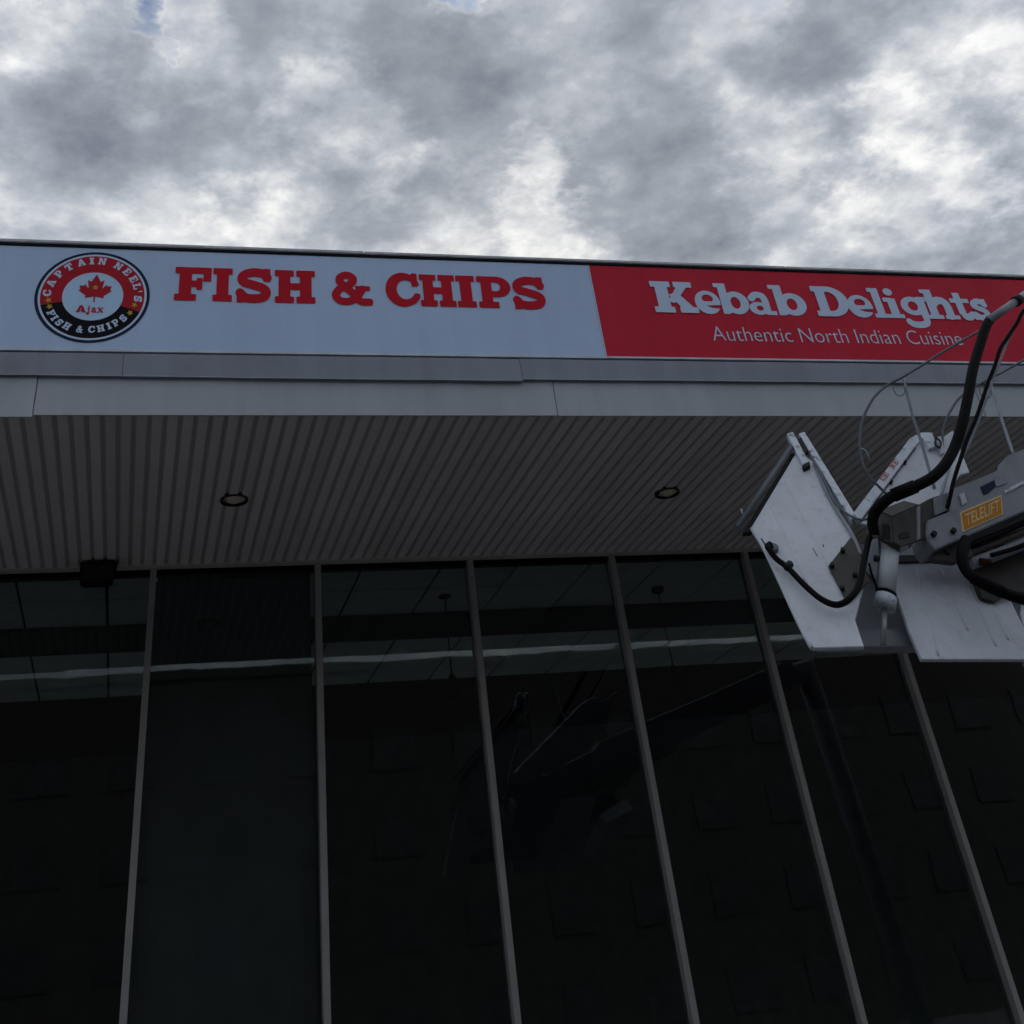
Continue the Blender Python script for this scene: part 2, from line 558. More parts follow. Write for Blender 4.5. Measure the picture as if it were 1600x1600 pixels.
# --- soffit: ribbed planks on a backing sheet
PITCH_X = (0.6973 + 0.0821) / 26 * S
soffit = box('soffit', X0, X1, YF + 0.017, YW - 0.02, ZS + 0.020, ZS + 0.05, M['backing'], bld)
pr = PITCH_X
half0, half1 = pr * 0.335, pr * 0.375
ya, yb = YF + 0.0165, YW - 0.10
prof = [(-half1, ZS + 0.0195), (-half0, ZS + 0.004), (-half0 + 0.004, ZS), (half0 - 0.004, ZS), (half0, ZS + 0.004), (half1, ZS + 0.0195)]
k = len(prof)
pv = [(x, ya, z) for x, z in prof] + [(x, yb, z) for x, z in prof]
pf = [tuple(range(k)), tuple(range(2 * k - 1, k - 1, -1))] + [(j, (j + 1) % k, (j + 1) % k + k, j + k) for j in range(k)]
first = fix_normals(mesh_obj('soffit_plank', pv, pf, M['plank'], soffit))
n0 = int((X0 + 0.2807) / pr) + 1
n1 = int((X1 + 0.2807) / pr) - 1
first.location.x = -0.2807 + (n0 + 0.5) * pr
for n in range(n0 + 1, n1):
    c = first.copy()
    c.location.x = -0.2807 + (n + 0.5) * pr
    c.location.z = rng.uniform(-0.0012, 0.0012)
    COL.objects.link(c)
box('wall_channel', X0, X1, YW - 0.135, YW - 0.045, ZS - 0.012, ZS + 0.02, M['channel'], bld, bevel=0.003)

# --- shop front
frame = box('window_head', X0, X1, YW - 0.03, YW + 0.06, ZS - 0.05, ZS + 0.06, M['gasket_shade'], bld)
mx = [0.0266, 1.4706, 2.8996, 4.3170, 5.7297]
mx = [0.0266 - 1.425 * i for i in range(4, 0, -1)] + mx + [5.7297 + 1.415 * i for i in range(1, 7)]
mw = 0.027
m0 = box('mullion', -mw, mw, YW - 0.085, YW + 0.055, 0.15, ZS - 0.013, M['mullion'], frame, bevel=0.003)
m0.location.x = mx[0]
for x in mx[1:]:
    c = m0.copy()
    c.location.x = x
    COL.objects.link(c)
box('window_sill', X0, X1, YW - 0.07, YW + 0.05, 0.14, 0.30, M['mullion'], frame, bevel=0.004)
for a, b in zip(mx[:-1], mx[1:]):
    box('window_pane', a + mw + 0.001, b - mw - 0.001, YW - 0.004, YW + 0.004, 0.31, ZS - 0.052, M['glass'], frame)

# --- inside: hung ceiling, its tiles set apart by the grid
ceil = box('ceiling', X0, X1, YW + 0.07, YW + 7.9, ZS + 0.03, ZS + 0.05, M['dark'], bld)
tw, tl = 0.765, 1.22
t0 = None
for ix in range(-3, 15):
    for iy in range(4):
        xx, yy = 0.39 + ix * tw, YW + 0.82 - tl + iy * tl
        if iy == 0:
            o = box('ceiling_tile', xx - tw + 0.014, xx - 0.014, YW + 0.075, YW + 0.80, ZS + 0.006, ZS + 0.028, M['tile'], ceil)
            continue
        if t0 is None:
            t0 = box('ceiling_tile', -tw + 0.014, -0.014, 0.012, tl - 0.012, ZS + 0.006, ZS + 0.028, M['tile'], ceil)
            t0.location = (xx, yy, 0)
        else:
            c = t0.copy()
            c.location = (xx, yy, rng.uniform(-0.002, 0.002))
            COL.objects.link(c)
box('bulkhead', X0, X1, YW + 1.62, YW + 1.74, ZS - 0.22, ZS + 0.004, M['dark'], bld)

# --- vertical blind behind one window
vb = empty('vertical_blind', (0.75, YW + 0.16, 0.2), label='dark closed vertical blind behind the second window pane from the left', cat='blind')
box('head_rail', 0.07, 1.43, YW + 0.12, YW + 0.20, ZS - 0.05, ZS - 0.002, M['dark'], vb)
for i in range(16):
    x = 0.095 + i * 0.086
    a = math.radians(5)
    dx, dy = 0.046 * math.cos(a), 0.046 * math.sin(a)
    y = YW + 0.16
    verts = []
    for z in (0.22, ZS - 0.052):
        verts += [(x - dx, y - dy, z), (x + dx, y + dy, z), (x + dx, y + dy + 0.002, z), (x - dx, y - dy + 0.002, z)]
    fix_normals(mesh_obj('slat', verts, [(0, 1, 5, 4), (1, 2, 6, 5), (2, 3, 7, 6), (3, 0, 4, 7), (0, 1, 2, 3), (4, 5, 6, 7)], M['blind'], vb))


def disc(name, center, r0, r1, z0, z1, material, parent=None, n=28, **kw):
    cx, cy = center
    verts = [(cx + r0 * math.cos(2 * math.pi * i / n), cy + r0 * math.sin(2 * math.pi * i / n), z0) for i in range(n)]
    verts += [(cx + r1 * math.cos(2 * math.pi * i / n), cy + r1 * math.sin(2 * math.pi * i / n), z1) for i in range(n)]
    faces = [tuple(range(n))[::-1], tuple(range(n, 2 * n))] + [(i, (i + 1) % n, n + (i + 1) % n, n + i) for i in range(n)]
    return mesh_obj(name, verts, faces, material, parent, **kw)


def lathe(name, center, prof, material, parent=None, n=32, **kw):
    cx, cy = center
    verts, faces = [], []
    for r, z in prof:
        verts += [(cx + r * math.cos(2 * math.pi * i / n), cy + r * math.sin(2 * math.pi * i / n), z) for i in range(n)]
    for j in range(len(prof) - 1):
        for i in range(n):
            i2 = (i + 1) % n
            faces.append((j * n + i, j * n + i2, (j + 1) * n + i2, (j + 1) * n + i))
    return mesh_obj(name, verts, faces, material, parent, smooth=True, **kw)


for (px_, py_, label) in ((695, 932, 'small dark pendant lamp inside, behind the third pane from the left'),
                          (1028, 924, 'small dark pendant lamp inside, behind the fifth pane from the left')):
    p = at(px_, py_, YW + 1.07)
    pl = empty('pendant_lamp', (p.x, p.y, p.z), label=label, cat='lamp', group='pendant lamps inside the shop')
    lathe('ceiling_rose', (p.x, p.y), [(0.0, p.z - 0.014), (0.055, p.z - 0.014), (0.066, p.z - 0.004), (0.066, ZS + 0.004)], M['black'], pl)
    tube('cord', [(p.x, p.y, p.z), (p.x, p.y, p.z - 0.75)], 0.006, M['black'], pl, sides=6)
    lathe('lamp_shade', (p.x, p.y), [(0.02, p.z - 0.72), (0.05, p.z - 0.78), (0.13, p.z - 0.93), (0.125, p.z - 0.93), (0.045, p.z - 0.785)], M['black'], pl)

# --- recessed lights in the soffit
for x, y, label in ((0.603, 9.065, 'round black-rimmed recessed light in the soffit below the word FISH'),
                    (4.290, 9.060, 'round black-rimmed recessed light in the soffit below the red sign')):
    d = empty('recessed_light', (x, y, ZS), label=label, cat='light', group='recessed lights in the soffit')
    lathe('rim', (x, y), [(0.096, ZS - 0.002), (0.097, ZS - 0.012), (0.103, ZS - 0.015), (0.109, ZS - 0.010), (0.111, ZS + 0.012)], M['dark'], d)
    lathe('reflector', (x, y), [(0.097, ZS - 0.003), (0.090, ZS + 0.006), (0.0, ZS + 0.008)], M['can'], d)
    lathe('bulb', (x, y - 0.012), [(0.0, ZS - 0.034), (0.034, ZS - 0.031), (0.062, ZS - 0.016), (0.072, ZS + 0.002)], M['bulb'], d)
    tube('eyelid', [(x + 0.098 * math.cos(math.radians(g)), y + 0.098 * math.sin(math.radians(g)), ZS - 0.012) for g in range(-14, 195, 16)], 0.012, M['black'], d, sides=10, per=3)

# --- black floodlight under the soffit at the window head
fx = -0.43
fl = empty('floodlight', (fx, YW - 0.25, ZS - 0.1), label='black box-shaped floodlight under the soffit at the window head', cat='light')
yb0, yb1 = YW - 0.33, YW - 0.21
prof = [(-0.152, 0.0), (-0.150, -0.115), (-0.140, -0.160), (-0.11, -0.175), (0.095, -0.175), (0.125, -0.160), (0.140, -0.09), (0.150, 0.0)]
k = len(prof)
zt = ZS - 0.022
verts = [(fx + a, yb0, zt + b) for a, b in prof] + [(fx + a, yb1, zt + b) for a, b in prof]
faces = [tuple(range(k)), tuple(range(2 * k - 1, k - 1, -1))] + [(j, (j + 1) % k, (j + 1) % k + k, j + k) for j in range(k)]
fix_normals(mesh_obj('housing', verts, faces, M['black'], fl))
box('mounting_plate', fx - 0.10, fx + 0.12, yb0 + 0.03, yb1 - 0.03, ZS - 0.021, ZS - 0.003, M['black'], fl)
box('lens', fx - 0.125, fx + 0.125, yb0 - 0.006, yb0 + 0.001, zt - 0.145, zt - 0.03, M['dark'], fl)


# ------------------------------------------------------------------ lettering: a heavy slab serif drawn as outlines
def sdf_box(x0, y0, x1, y1):
    return lambda X, Y: np.maximum(np.maximum(x0 - X, X - x1), np.maximum(y0 - Y, Y - y1))


def sdf_poly(pts):
    def f(X, Y):
        d = np.full(X.shape, 1e9)
        inside = np.zeros(X.shape, bool)
        n = len(pts)
        for i in range(n):
            (ax, ay), (bx, by) = pts[i], pts[(i + 1) % n]
            ex, ey = bx - ax, by - ay
            h = np.clip(((X - ax) * ex + (Y - ay) * ey) / (ex * ex + ey * ey + 1e-12), 0, 1)
            d = np.minimum(d, np.hypot(X - ax - h * ex, Y - ay - h * ey))
            cond = (ay > Y) != (by > Y)
            xi = ax + (Y - ay) * ex / (ey if abs(ey) > 1e-12 else 1e-12)
            inside ^= cond & (X < xi)
        return np.where(inside, -d, d)
    return f


def sdf_ell(cx, cy, rx, ry):
    return lambda X, Y: (np.hypot((X - cx) / rx, (Y - cy) / ry) - 1) * min(rx, ry)


def sdf_path(pts, r):
    p = [(v.x, v.y) for v in spline([(a, b, 0) for a, b in pts], 8)]

    def f(X, Y):
        d = np.full(X.shape, 1e9)
        for (ax, ay), (bx, by) in zip(p[:-1], p[1:]):
            ex, ey = bx - ax, by - ay
            h = np.clip(((X - ax) * ex + (Y - ay) * ey) / (ex * ex + ey * ey + 1e-12), 0, 1)
            d = np.minimum(d, np.hypot(X - ax - h * ex, Y - ay - h * ey))
        return d - r
    return f


def U(*fs):
    return lambda X, Y: np.minimum.reduce([f(X, Y) for f in fs])


def SUB(a, *bs):
    return lambda X, Y: np.maximum.reduce([a(X, Y)] + [-b(X, Y) for b in bs])


def AND(a, b):
    return lambda X, Y: np.maximum(a(X, Y), b(X, Y))


B = sdf_box
GLYPH = {
    'F': U(B(0, 0, .60, .19), B(.12, 0, .46, 1), B(0, .81, 1, 1), B(.78, .58, 1, 1), B(.4, .41, .74, .60), B(.60, .33, .76, .68)),
    'I': U(B(0, 0, 1, .19), B(0, .81, 1, 1), B(.19, 0, .81, 1)),
    'H': U(B(.09, 0, .38, 1), B(.62, 0, .91, 1), B(0, 0, .47, .19), B(.53, 0, 1, .19), B(0, .81, .47, 1), B(.53, .81, 1, 1), B(.3, .40, .7, .60)),
    'P': U(B(0, 0, .60, .19), B(.11, 0, .43, 1), B(0, .81, .6, 1),
           SUB(AND(U(sdf_ell(.58, .67, .42, .33), B(.3, .34, .58, 1)), B(.3, .3, 1, 1)), U(sdf_ell(.56, .67, .13, .14), B(.43, .53, .56, .81)))),
    'S': U(sdf_path([(.86, .74), (.72, .86), (.45, .88), (.22, .80), (.16, .68), (.24, .58), (.5, .51), (.76, .42), (.84, .30),
                     (.76, .17), (.5, .12), (.26, .15), (.12, .28)], .125),
           B(.76, .62, .95, 1), B(.03, 0, .22, .36)),
    'C': U(AND(SUB(sdf_ell(.52, .5, .52, .51), sdf_ell(.60, .5, .27, .29)), SUB(B(-1, -1, 2, 2), B(.66, .38, 2, .64))), B(.78, .60, .96, 1),
           sdf_path([(.62, .11), (.80, .17), (.92, .30)], .10)),
    '&': U(sdf_path([(.97, .10), (.74, .12), (.54, .36), (.26, .64), (.24, .80), (.40, .89), (.56, .80), (.52, .64), (.22, .46), (.12, .28), (.22, .13),
                     (.46, .11), (.66, .26), (.80, .48)], .105), B(.62, .43, 1.0, .57), B(.82, 0, 1.0, .20)),
    'K': U(B(.10, 0, .40, 1), B(0, 0, .48, .18), B(0, .82, .48, 1), sdf_poly([(.36, .36), (.66, .9), (.92, .9), (.50, .30)]),
           sdf_poly([(.40, .56), (.60, .68), (1.0, .08), (.70, .08)]), B(.56, .82, 1.0, 1), B(.60, 0, 1.04, .18)),
    'D': U(B(.10, 0, .38, 1), B(0, 0, .5, .18), B(0, .82, .5, 1),
           SUB(AND(U(sdf_ell(.46, .5, .54, .5), B(.2, 0, .46, 1)), B(.2, 0, 1, 1)), U(sdf_ell(.46, .5, .24, .32), B(.38, .18, .46, .82)))),
    'A': U(SUB(sdf_poly([(.06, .1), (.34, 1), (.64, 1), (.96, .1), (.66, .1), (.50, .72), (.30, .1)]), B(2, 2, 3, 3)), B(.25, .26, .75, .42),
           B(0, 0, .42, .17), B(.56, 0, 1, .17)),
    'T': U(B(.34, 0, .66, 1), B(.18, 0, .82, .18), B(0, .8, 1, 1), B(0, .56, .18, 1), B(.82, .56, 1, 1)),
    'N': U(B(.10, 0, .32, 1), B(.70, 0, .92, 1), sdf_poly([(.08, 1), (.36, 1), (.92, 0), (.66, 0)]), B(0, 0, .42, .17), B(.58, .83, 1, 1), B(0, .83, .3, 1)),
    'E': U(B(.10, 0, .42, 1), B(0, 0, 1, .19), B(0, .81, .96, 1), B(.78, .6, .96, 1), B(.82, 0, 1, .42), B(.4, .42, .72, .59)),
    'L': U(B(.12, 0, .46, 1), B(0, 0, 1, .19), B(0, .81, .60, 1), B(.80, 0, 1, .46)),
    "'": sdf_poly([(.2, 1), (.8, 1), (.6, .55), (.35, .55)]),
    # lower case, box = x-height unless it rises or falls
    'e': U(AND(SUB(sdf_ell(.5, .5, .5, .5), U(sdf_ell(.52, .66, .22, .17), B(.30, .44, .78, .50) if False else B(2, 2, 3, 3), sdf_poly([(.40, .36), (1.1, .40), (1.1, .22), (.62, .26)]))),
               B(-1, -1, 2, 2)), B(.28, .40, .96, .54)),
    'b': U(B(.12, 0.02, .38, 1), B(0, .87, .3, 1), SUB(sdf_ell(.60, .37, .40, .37), sdf_ell(.58, .37, .15, .19)), B(.12, .0, .3, .12)),
    'a': U(sdf_path([(.16, .72), (.34, .88), (.58, .84), (.66, .64), (.66, .3)], .135), SUB(sdf_ell(.36, .28, .36, .28), sdf_ell(.40, .29, .13, .11)),
           B(.53, .04, .80, .6), B(.6, 0, 1.0, .17)),
    'l': U(B(.22, 0, .76, 1), B(0, .87, .5, 1), B(0, 0, 1, .13)),
    'i': U(B(.24, 0, .76, .66), B(0, .54, .5, .68), B(0, 0, 1, .13), sdf_ell(.48, .88, .28, .125)),
    'g': U(SUB(sdf_ell(.42, .70, .40, .30), sdf_ell(.42, .70, .16, .15)), B(.60, .30, .86, .98), B(.62, .86, 1.0, 1.0),
           sdf_path([(.73, .34), (.68, .17), (.46, .10), (.22, .12), (.10, .20)], .10)),
    'h': U(B(.10, 0, .36, 1), B(0, .87, .3, 1), B(0, 0, .48, .13), sdf_path([(.30, .52), (.46, .63), (.64, .60), (.72, .44), (.72, .10)], .125),
           B(.54, 0, 1.0, .13)),
    't': U(B(.24, .2, .58, 1), B(0, .62, .92, .78), sdf_path([(.41, .3), (.46, .14), (.66, .10), (.88, .18)], .13)),
    's': U(sdf_path([(.80, .72), (.60, .86), (.34, .82), (.22, .68), (.42, .56), (.66, .46), (.78, .30), (.60, .14), (.36, .14), (.18, .26)], .13),
           B(.72, .62, .90, .98), B(.06, .02, .24, .36)),
    'j': U(sdf_path([(.6, .66), (.6, .2), (.5, .08), (.2, .10)], .16), B(.30, .56, .7, .70), sdf_ell(.6, .88, .2, .11)),
    'x': U(sdf_poly([(.0, .95), (.32, .95), (1.0, .05), (.68, .05)]), sdf_poly([(.05, .05), (.3, .05), (.95, .95), (.70, .95)]), B(0, 0, .4, .16),
           B(.58, 0, 1, .16), B(0, .84, .42, 1), B(.6, .84, 1, 1)),
}


def flat_shape(fn, res):
    """outline of a drawn shape -> flat faces in its unit box (marching squares)"""
    n = res
    lo, hi = -0.04, 1.06
    xs = np.linspace(lo, hi, n + 1)
    X, Y = np.meshgrid(xs, xs, indexing='ij')
    D = fn(X, Y) + 1e-6
    verts, faces, key = [], [], {}

    def vid(kk, x, y):
        if kk not in key:
            key[kk] = len(verts)
            verts.append((x, y))
        return key[kk]
    for i in range(n):
        for j in range(n):
            cs = ((i, j), (i + 1, j), (i + 1, j + 1), (i, j + 1))
            ds = [D[c] for c in cs]
            if min(ds) > 0:
                continue
            poly = []
            for q in range(4):
                a, b = cs[q], cs[(q + 1) % 4]
                da, db = ds[q], ds[(q + 1) % 4]
                if da <= 0:
                    poly.append(vid(a, xs[a[0]], xs[a[1]]))
                if (da <= 0) != (db <= 0):
                    s = da / (da - db)
                    poly.append(vid((min(a, b), max(a, b)), xs[a[0]] + s * (xs[b[0]] - xs[a[0]]), xs[a[1]] + s * (xs[b[1]] - xs[a[1]])))
            if len(poly) >= 3:
                faces.append(tuple(poly))
    return verts, faces


CACHE = {}


def put_shape(name, fn_key, place, material, parent, res=44, fn=None):
    ck = (fn_key, res)
    if ck not in CACHE:
        CACHE[ck] = flat_shape(fn or GLYPH[fn_key], res)
    v, f = CACHE[ck]
    o = mesh_obj(name, [place(x, y) for x, y in v], f, material, parent)
    return o


def on_sign(x0, x1, z0, z1, y):
    return lambda u, v: (x0 + u * (x1 - x0), y, z0 + v * (z1 - z0))


# ------------------------------------------------------------------ the two shop signs
XE = 3.300                       # where the white sign meets the red one
ws = empty('shop_sign', (0, YF, Z_SIGN0), label='white sign band reading FISH & CHIPS with a round maple leaf logo', cat='sign')
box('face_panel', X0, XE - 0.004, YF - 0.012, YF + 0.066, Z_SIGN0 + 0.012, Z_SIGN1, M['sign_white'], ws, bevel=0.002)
box('sign_edge', X0, XE - 0.004, YF - 0.020, YF + 0.05, Z_SIGN0 - 0.006, Z_SIGN0 + 0.010, M['trim_light'], ws)
rs = empty('shop_sign', (6, YF, Z_SIGN0), label='red sign band reading Kebab Delights, Authentic North Indian Cuisine', cat='sign')
box('face_panel', XE + 0.008, X1, YF - 0.0125, YF + 0.066, Z_SIGN0 + 0.012, Z_SIGN1, M['sign_red'], rs, bevel=0.002)
box('sign_edge', XE - 0.002, X1, YF - 0.022, YF + 0.05, Z_SIGN0 - 0.004, Z_SIGN0 + 0.010, M['trim_light'], rs)
box('panel_joint', XE - 0.003, XE + 0.007, YF - 0.014, YF + 0.05, Z_SIGN0 + 0.012, Z_SIGN1, M['trim_light'], rs)
YL = YF - 0.0165                 # lettering sits on the panels
zb, ztop = EYE + 4.299 - 0, EYE + 4.579
for ch, a, b in (('F', .030, .292), ('I', .305, .446), ('S', .472, .740), ('H', .760, 1.062), ('&', 1.182, 1.482), ('C', 1.602, 1.866),
                 ('H', 1.872, 2.152), ('I', 2.164, 2.314), ('P', 2.334, 2.606), ('S', 2.614, 2.892)):
    ov = 0.006 if ch in 'SC&' else 0
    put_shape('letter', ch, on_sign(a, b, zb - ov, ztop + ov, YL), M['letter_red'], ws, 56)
zb2, cap, xh = EYE + 4.294, 0.286, 0.212
for ch, a, b, lo, hi in (('K', 3.800, 4.168, 0, cap), ('e', 4.168, 4.394, -.004, xh), ('b', 4.366, 4.652, 0, cap), ('a', 4.648, 4.886, 0, xh),
                         ('b', 4.868, 5.180, 0, cap), ('D', 5.262, 5.588, 0, cap), ('e', 5.572, 5.808, -.004, xh), ('l', 5.806, 5.944, 0, cap),
                         ('i', 5.930, 6.088, 0, cap), ('g', 6.086, 6.376, -.090, xh), ('h', 6.322, 6.634, 0, cap), ('t', 6.594, 6.800, 0, cap * .92),
                         ('s', 6.770, 6.972, -.004, xh)):
    put_shape('letter', ch, on_sign(a, b, zb2 + lo, zb2 + hi, YL - 0.0006 * (int(a * 7919) % 7)), M['letter_white'], rs, 56)


def text_letters(body, to_world, material, parent, weight=0.0):
    """plain sans lettering, one mesh for each letter, fitted to a unit box (cap height = 1, full width = 1)"""
    def raw(txt):
        cu = bpy.data.curves.new('letter', 'FONT')
        cu.body = txt
        cu.size = 1.0
        cu.resolution_u = 4
        cu.offset = weight
        tmp = bpy.data.objects.new('letter_outline', cu)
        COL.objects.link(tmp)
        bpy.context.view_layer.update()
        me = bpy.data.meshes.new_from_object(tmp.evaluated_get(bpy.context.evaluated_depsgraph_get()))
        bpy.data.objects.remove(tmp)
        return me
    done = []
    for i, ch in enumerate(body):
        if ch == ' ':
            continue
        pre = raw(body[:i + 1])
        right = max(v.co.x for v in pre.vertices)
        bpy.data.meshes.remove(pre)
        me = raw(ch)
        mxx = max(v.co.x for v in me.vertices)
        done.append((me, right - mxx))
    x0 = min(v.co.x + off for me, off in done for v in me.vertices)
    x1 = max(v.co.x + off for me, off in done for v in me.vertices)
    ytop = max(v.co.y for v in done[0][0].vertices)
    for me, off in done:
        for v in me.vertices:
            v.co = to_world((v.co.x + off - x0) / (x1 - x0), v.co.y / ytop)
        me.name = 'letter'
        me.materials.clear()
        me.materials.append(material)
        link(bpy.data.objects.new('letter', me), parent)


text_letters('Authentic North Indian Cuisine', lambda u, v: Vector((4.243 + u * 2.312, YL, EYE + 4.050 + v * 0.128)), M['letter_white'], rs, -0.010)

# --- round logo
lc = Vector((-0.533, 0, EYE + 4.314))
LRX, LRZ = 0.394, 0.368
logo = empty('logo', (lc.x, YF - 0.014, lc.z), parent=ws)


def ell_ring(name, r0, r1, a0, a1, y, material, n=96):
    verts, faces = [], []
    for i in range(n + 1):
        a = math.radians(a0 + (a1 - a0) * i / n)
        for r in (r0, r1):
            verts.append((lc.x + LRX * r * math.cos(a), y, lc.z + LRZ * r * math.sin(a)))
    for i in range(n):
        faces.append((2 * i, 2 * i + 1, 2 * i + 3, 2 * i + 2))
    return mesh_obj(name, verts, faces, material, logo)


ell_ring('outline_ring', 0.945, 1.0, 0, 360, YF - 0.0150, M['logo_navy'])
ell_ring('white_ring', 0.905, 0.945, 0, 360, YF - 0.0151, M['letter_white'])
ell_ring('red_band', 0.52, 0.905, -21, 194, YF - 0.0152, M['logo_red'])
ell_ring('black_band', 0.52, 0.905, 194, 339, YF - 0.0152, M['logo_black'])
ell_ring('inner_disc', 0.0, 0.52, 0, 360, YF - 0.0152, M['logo_blue'])
ell_ring('inner_ring', 0.508, 0.530, 0, 360, YF - 0.0162, M['letter_white'])
YG = YF - 0.0172


def on_ring(ang, r, w, h, inward=False):
    a = math.radians(ang)
    cx, cz = lc.x + LRX * r * math.cos(a), lc.z + LRZ * r * math.sin(a)
    ux, uz = (math.sin(a), -math.cos(a)) if not inward else (-math.sin(a), math.cos(a))
    vx, vz = (math.cos(a), math.sin(a)) if not inward else (-math.cos(a), -math.sin(a))
    return lambda u, v: (cx + ux * (u - .5) * w + vx * (v - .5) * h, YG, cz + uz * (u - .5) * w + vz * (v - .5) * h)


for ch, ang, w in (('C', 177, .056), ('A', 160.5, .060), ('P', 143.5, .052), ('T', 127, .056), ('A', 110, .060), ('I', 96.5, .036), ('N', 83, .060),
                   ('N', 60.5, .060), ('E', 45.4, .052), ('E', 30.5, .052), ('L', 18, .050), ("'", 8.8, .022), ('S', -2.5, .052)):
    put_shape('letter', ch, on_ring(ang, 0.795, w * 0.93, .057), M['letter_white'], logo, 26)
for ch, ang, w, r in (('F', 210, .044, .78), ('I', 219, .027, .78), ('S', 228.5, .043, .78), ('H', 240, .050, .76), ('&', 257.8, .044, .735), ('C', 273.5, .046, .72),
                      ('H', 286, .050, .72), ('I', 297.5, .027, .72), ('P', 308, .044, .72), ('S', 320.5, .043, .735)):
    put_shape('letter', ch, on_ring(ang, r, w, .054, True), M['letter_white'], logo, 24)
star = [((0.5 + (0.5 if i % 2 == 0 else 0.22) * math.sin(math.pi * i / 5)), (0.5 + (0.5 if i % 2 == 0 else 0.22) * math.cos(math.pi * i / 5))) for i in range(10)]
for ang in (188.4, 199.0, -13.3, -27.0):
    put_shape('star', 'star', on_ring(ang, 0.76, .050, .050), M['logo_gold'], logo, 24, sdf_poly(star))
half = [(0, .0), (.025, .0), (.02, .21), (.30, .155), (.26, .23), (.50, .42), (.445, .45), (.485, .60), (.36, .575), (.325, .64), (.20, .49), (.25, .79), (.14, .73), (0, 1.0)]
leaf = [(0.5 + x, y) for x, y in half] + [(0.5 - x, y) for x, y in half[::-1][1:-1]]
put_shape('maple_leaf', 'leaf', on_sign(lc.x - 0.104, lc.x + 0.127, lc.z - 0.0515, lc.z + 0.180, YG), M['logo_red'], logo, 60, sdf_poly(leaf))
put_shape('star', 'star', on_sign(lc.x - 0.012, lc.x + 0.034, lc.z + 0.048, lc.z + 0.094, YG - 0.001), M['logo_gold'], logo, 24, sdf_poly(star))
zj = lc.z - 0.132
for ch, a, b, lo, hi in (('A', -.104, -.036, 0, .056), ('j', -.034, -.004, -.014, .056), ('a', .000, .038, 0, .042), ('x', .040, .084, 0, .042)):
    put_shape('letter', ch, on_sign(lc.x + a, lc.x + b, zj + lo, zj + hi, YG), M['letter_red'], logo, 26)

# ------------------------------------------------------------------ the boom lift in front of the canopy
lift = empty('boom_lift', (8.6, 5.2, 0.0), label='white and grey boom lift with folded work platform, hoses and orange name plate', cat='boom lift')
W, G, O = M['lift_white'], M['lift_grey'], M['lift_olive']

P1 = Plane((1242, 712, 6.90), (1173, 824, 6.62), (1335, 815, 6.45))
panel = plate('platform_panel', P1, [(1246, 704), (1272, 722), (1300, 772), (1331, 838), (1330, 846), (1352, 905), (1336, 968), (1350, 1010), (1270, 1012),
                                     (1247, 968), (1198, 863), (1174, 824)], 0.025, W, lift)
for (a, b) in (((1226, 752), (1301, 900)), ((1203, 788), (1262, 915))):
    tube('bead', [P1.p(*a, -.008), P1.p((a[0] + b[0]) / 2, (a[1] + b[1]) / 2, -.008), P1.p(*b, -.008)], 0.0125, W, panel, sides=8, per=4)
for a, b, wd in (((1190, 842), (1196, 852), 0.007), ((1270, 857), (1277, 869), 0.0035), ((1286, 851), (1287, 855), 0.0045)):
    tube('scuff', [P1.p(*a, lift=0.001), P1.p(*b, lift=0.001)], wd * 0.6, M['logo_navy'], panel, sides=6)
tube('rolled_edge', [P1.p(1175, 824, -.010), P1.p(1198, 863, -.010), P1.p(1247, 968, -.010), P1.p(1269, 1011, -.010)], 0.014, W, panel, sides=10, per=4)
# underside frame of the panel: dark return and grey tube along its outer end
plate('end_return', P1, [(1246, 700), (1240, 720), (1174, 824), (1160, 826), (1236, 702)], 0.03, M['dark'], lift, lift=-0.032)
tube('end_bar', [P1.p(1236, 702, 0.02), P1.p(1152, 829, 0.02)], 0.017, M['rail'], lift)
tube('end_pin', [P1.p(1158, 804, 0.04), P1.p(1161, 810, 0.02)], 0.006, M['rail_light'], lift, sides=8)
# worn side rail
plate('side_rail', P1, [(1248, 680), (1257, 677), (1336, 806), (1330, 817)], 0.05, M['lift_worn'], lift, lift=0.015)
plate('rail_cap', P1, [(1229, 683), (1239, 680), (1264, 727), (1255, 734)], 0.045, M['lift_worn'], lift, lift=0.03)
plate('rail_end', P1, [(1253, 733), (1264, 727), (1266, 733), (1256, 738)], 0.04, M['bolt'], lift, lift=0.034)
plate('latch', P1, [(1247, 690), (1252, 684), (1263, 706), (1258, 712)], 0.03, M['bolt'], lift, lift=0.012)
tube('cable', [P1.p(1270, 722, .02), P1.p(1288, 757, .025), P1.p(1304, 790, .03), P1.p(1322, 808, .03), P1.p(1342, 820, .04), P1.p(1362, 821, .05)], 0.008, M['rail'], lift, sides=8)
tube('cable', [P1.p(1273, 727, .01), P1.p(1290, 768, .012), P1.p(1305, 796, .012), P1.p(1330, 836, .015), P1.p(1346, 872, .02)], 0.012, M['lift_grey'], lift, sides=8)
# bolted plate
bp = plate('bolt_plate', P1, [(1329, 843), (1294, 888), (1324, 946), (1358, 912), (1345, 868)], 0.012, O, lift, lift=0.018)
for x, y in ((1316.5, 867), (1300, 890.5), (1335.6, 905), (1316, 926)):
    tube('bolt', [P1.p(x, y, 0.018), P1.p(x, y, 0.045)], 0.014, M['bolt'], bp, sides=6)
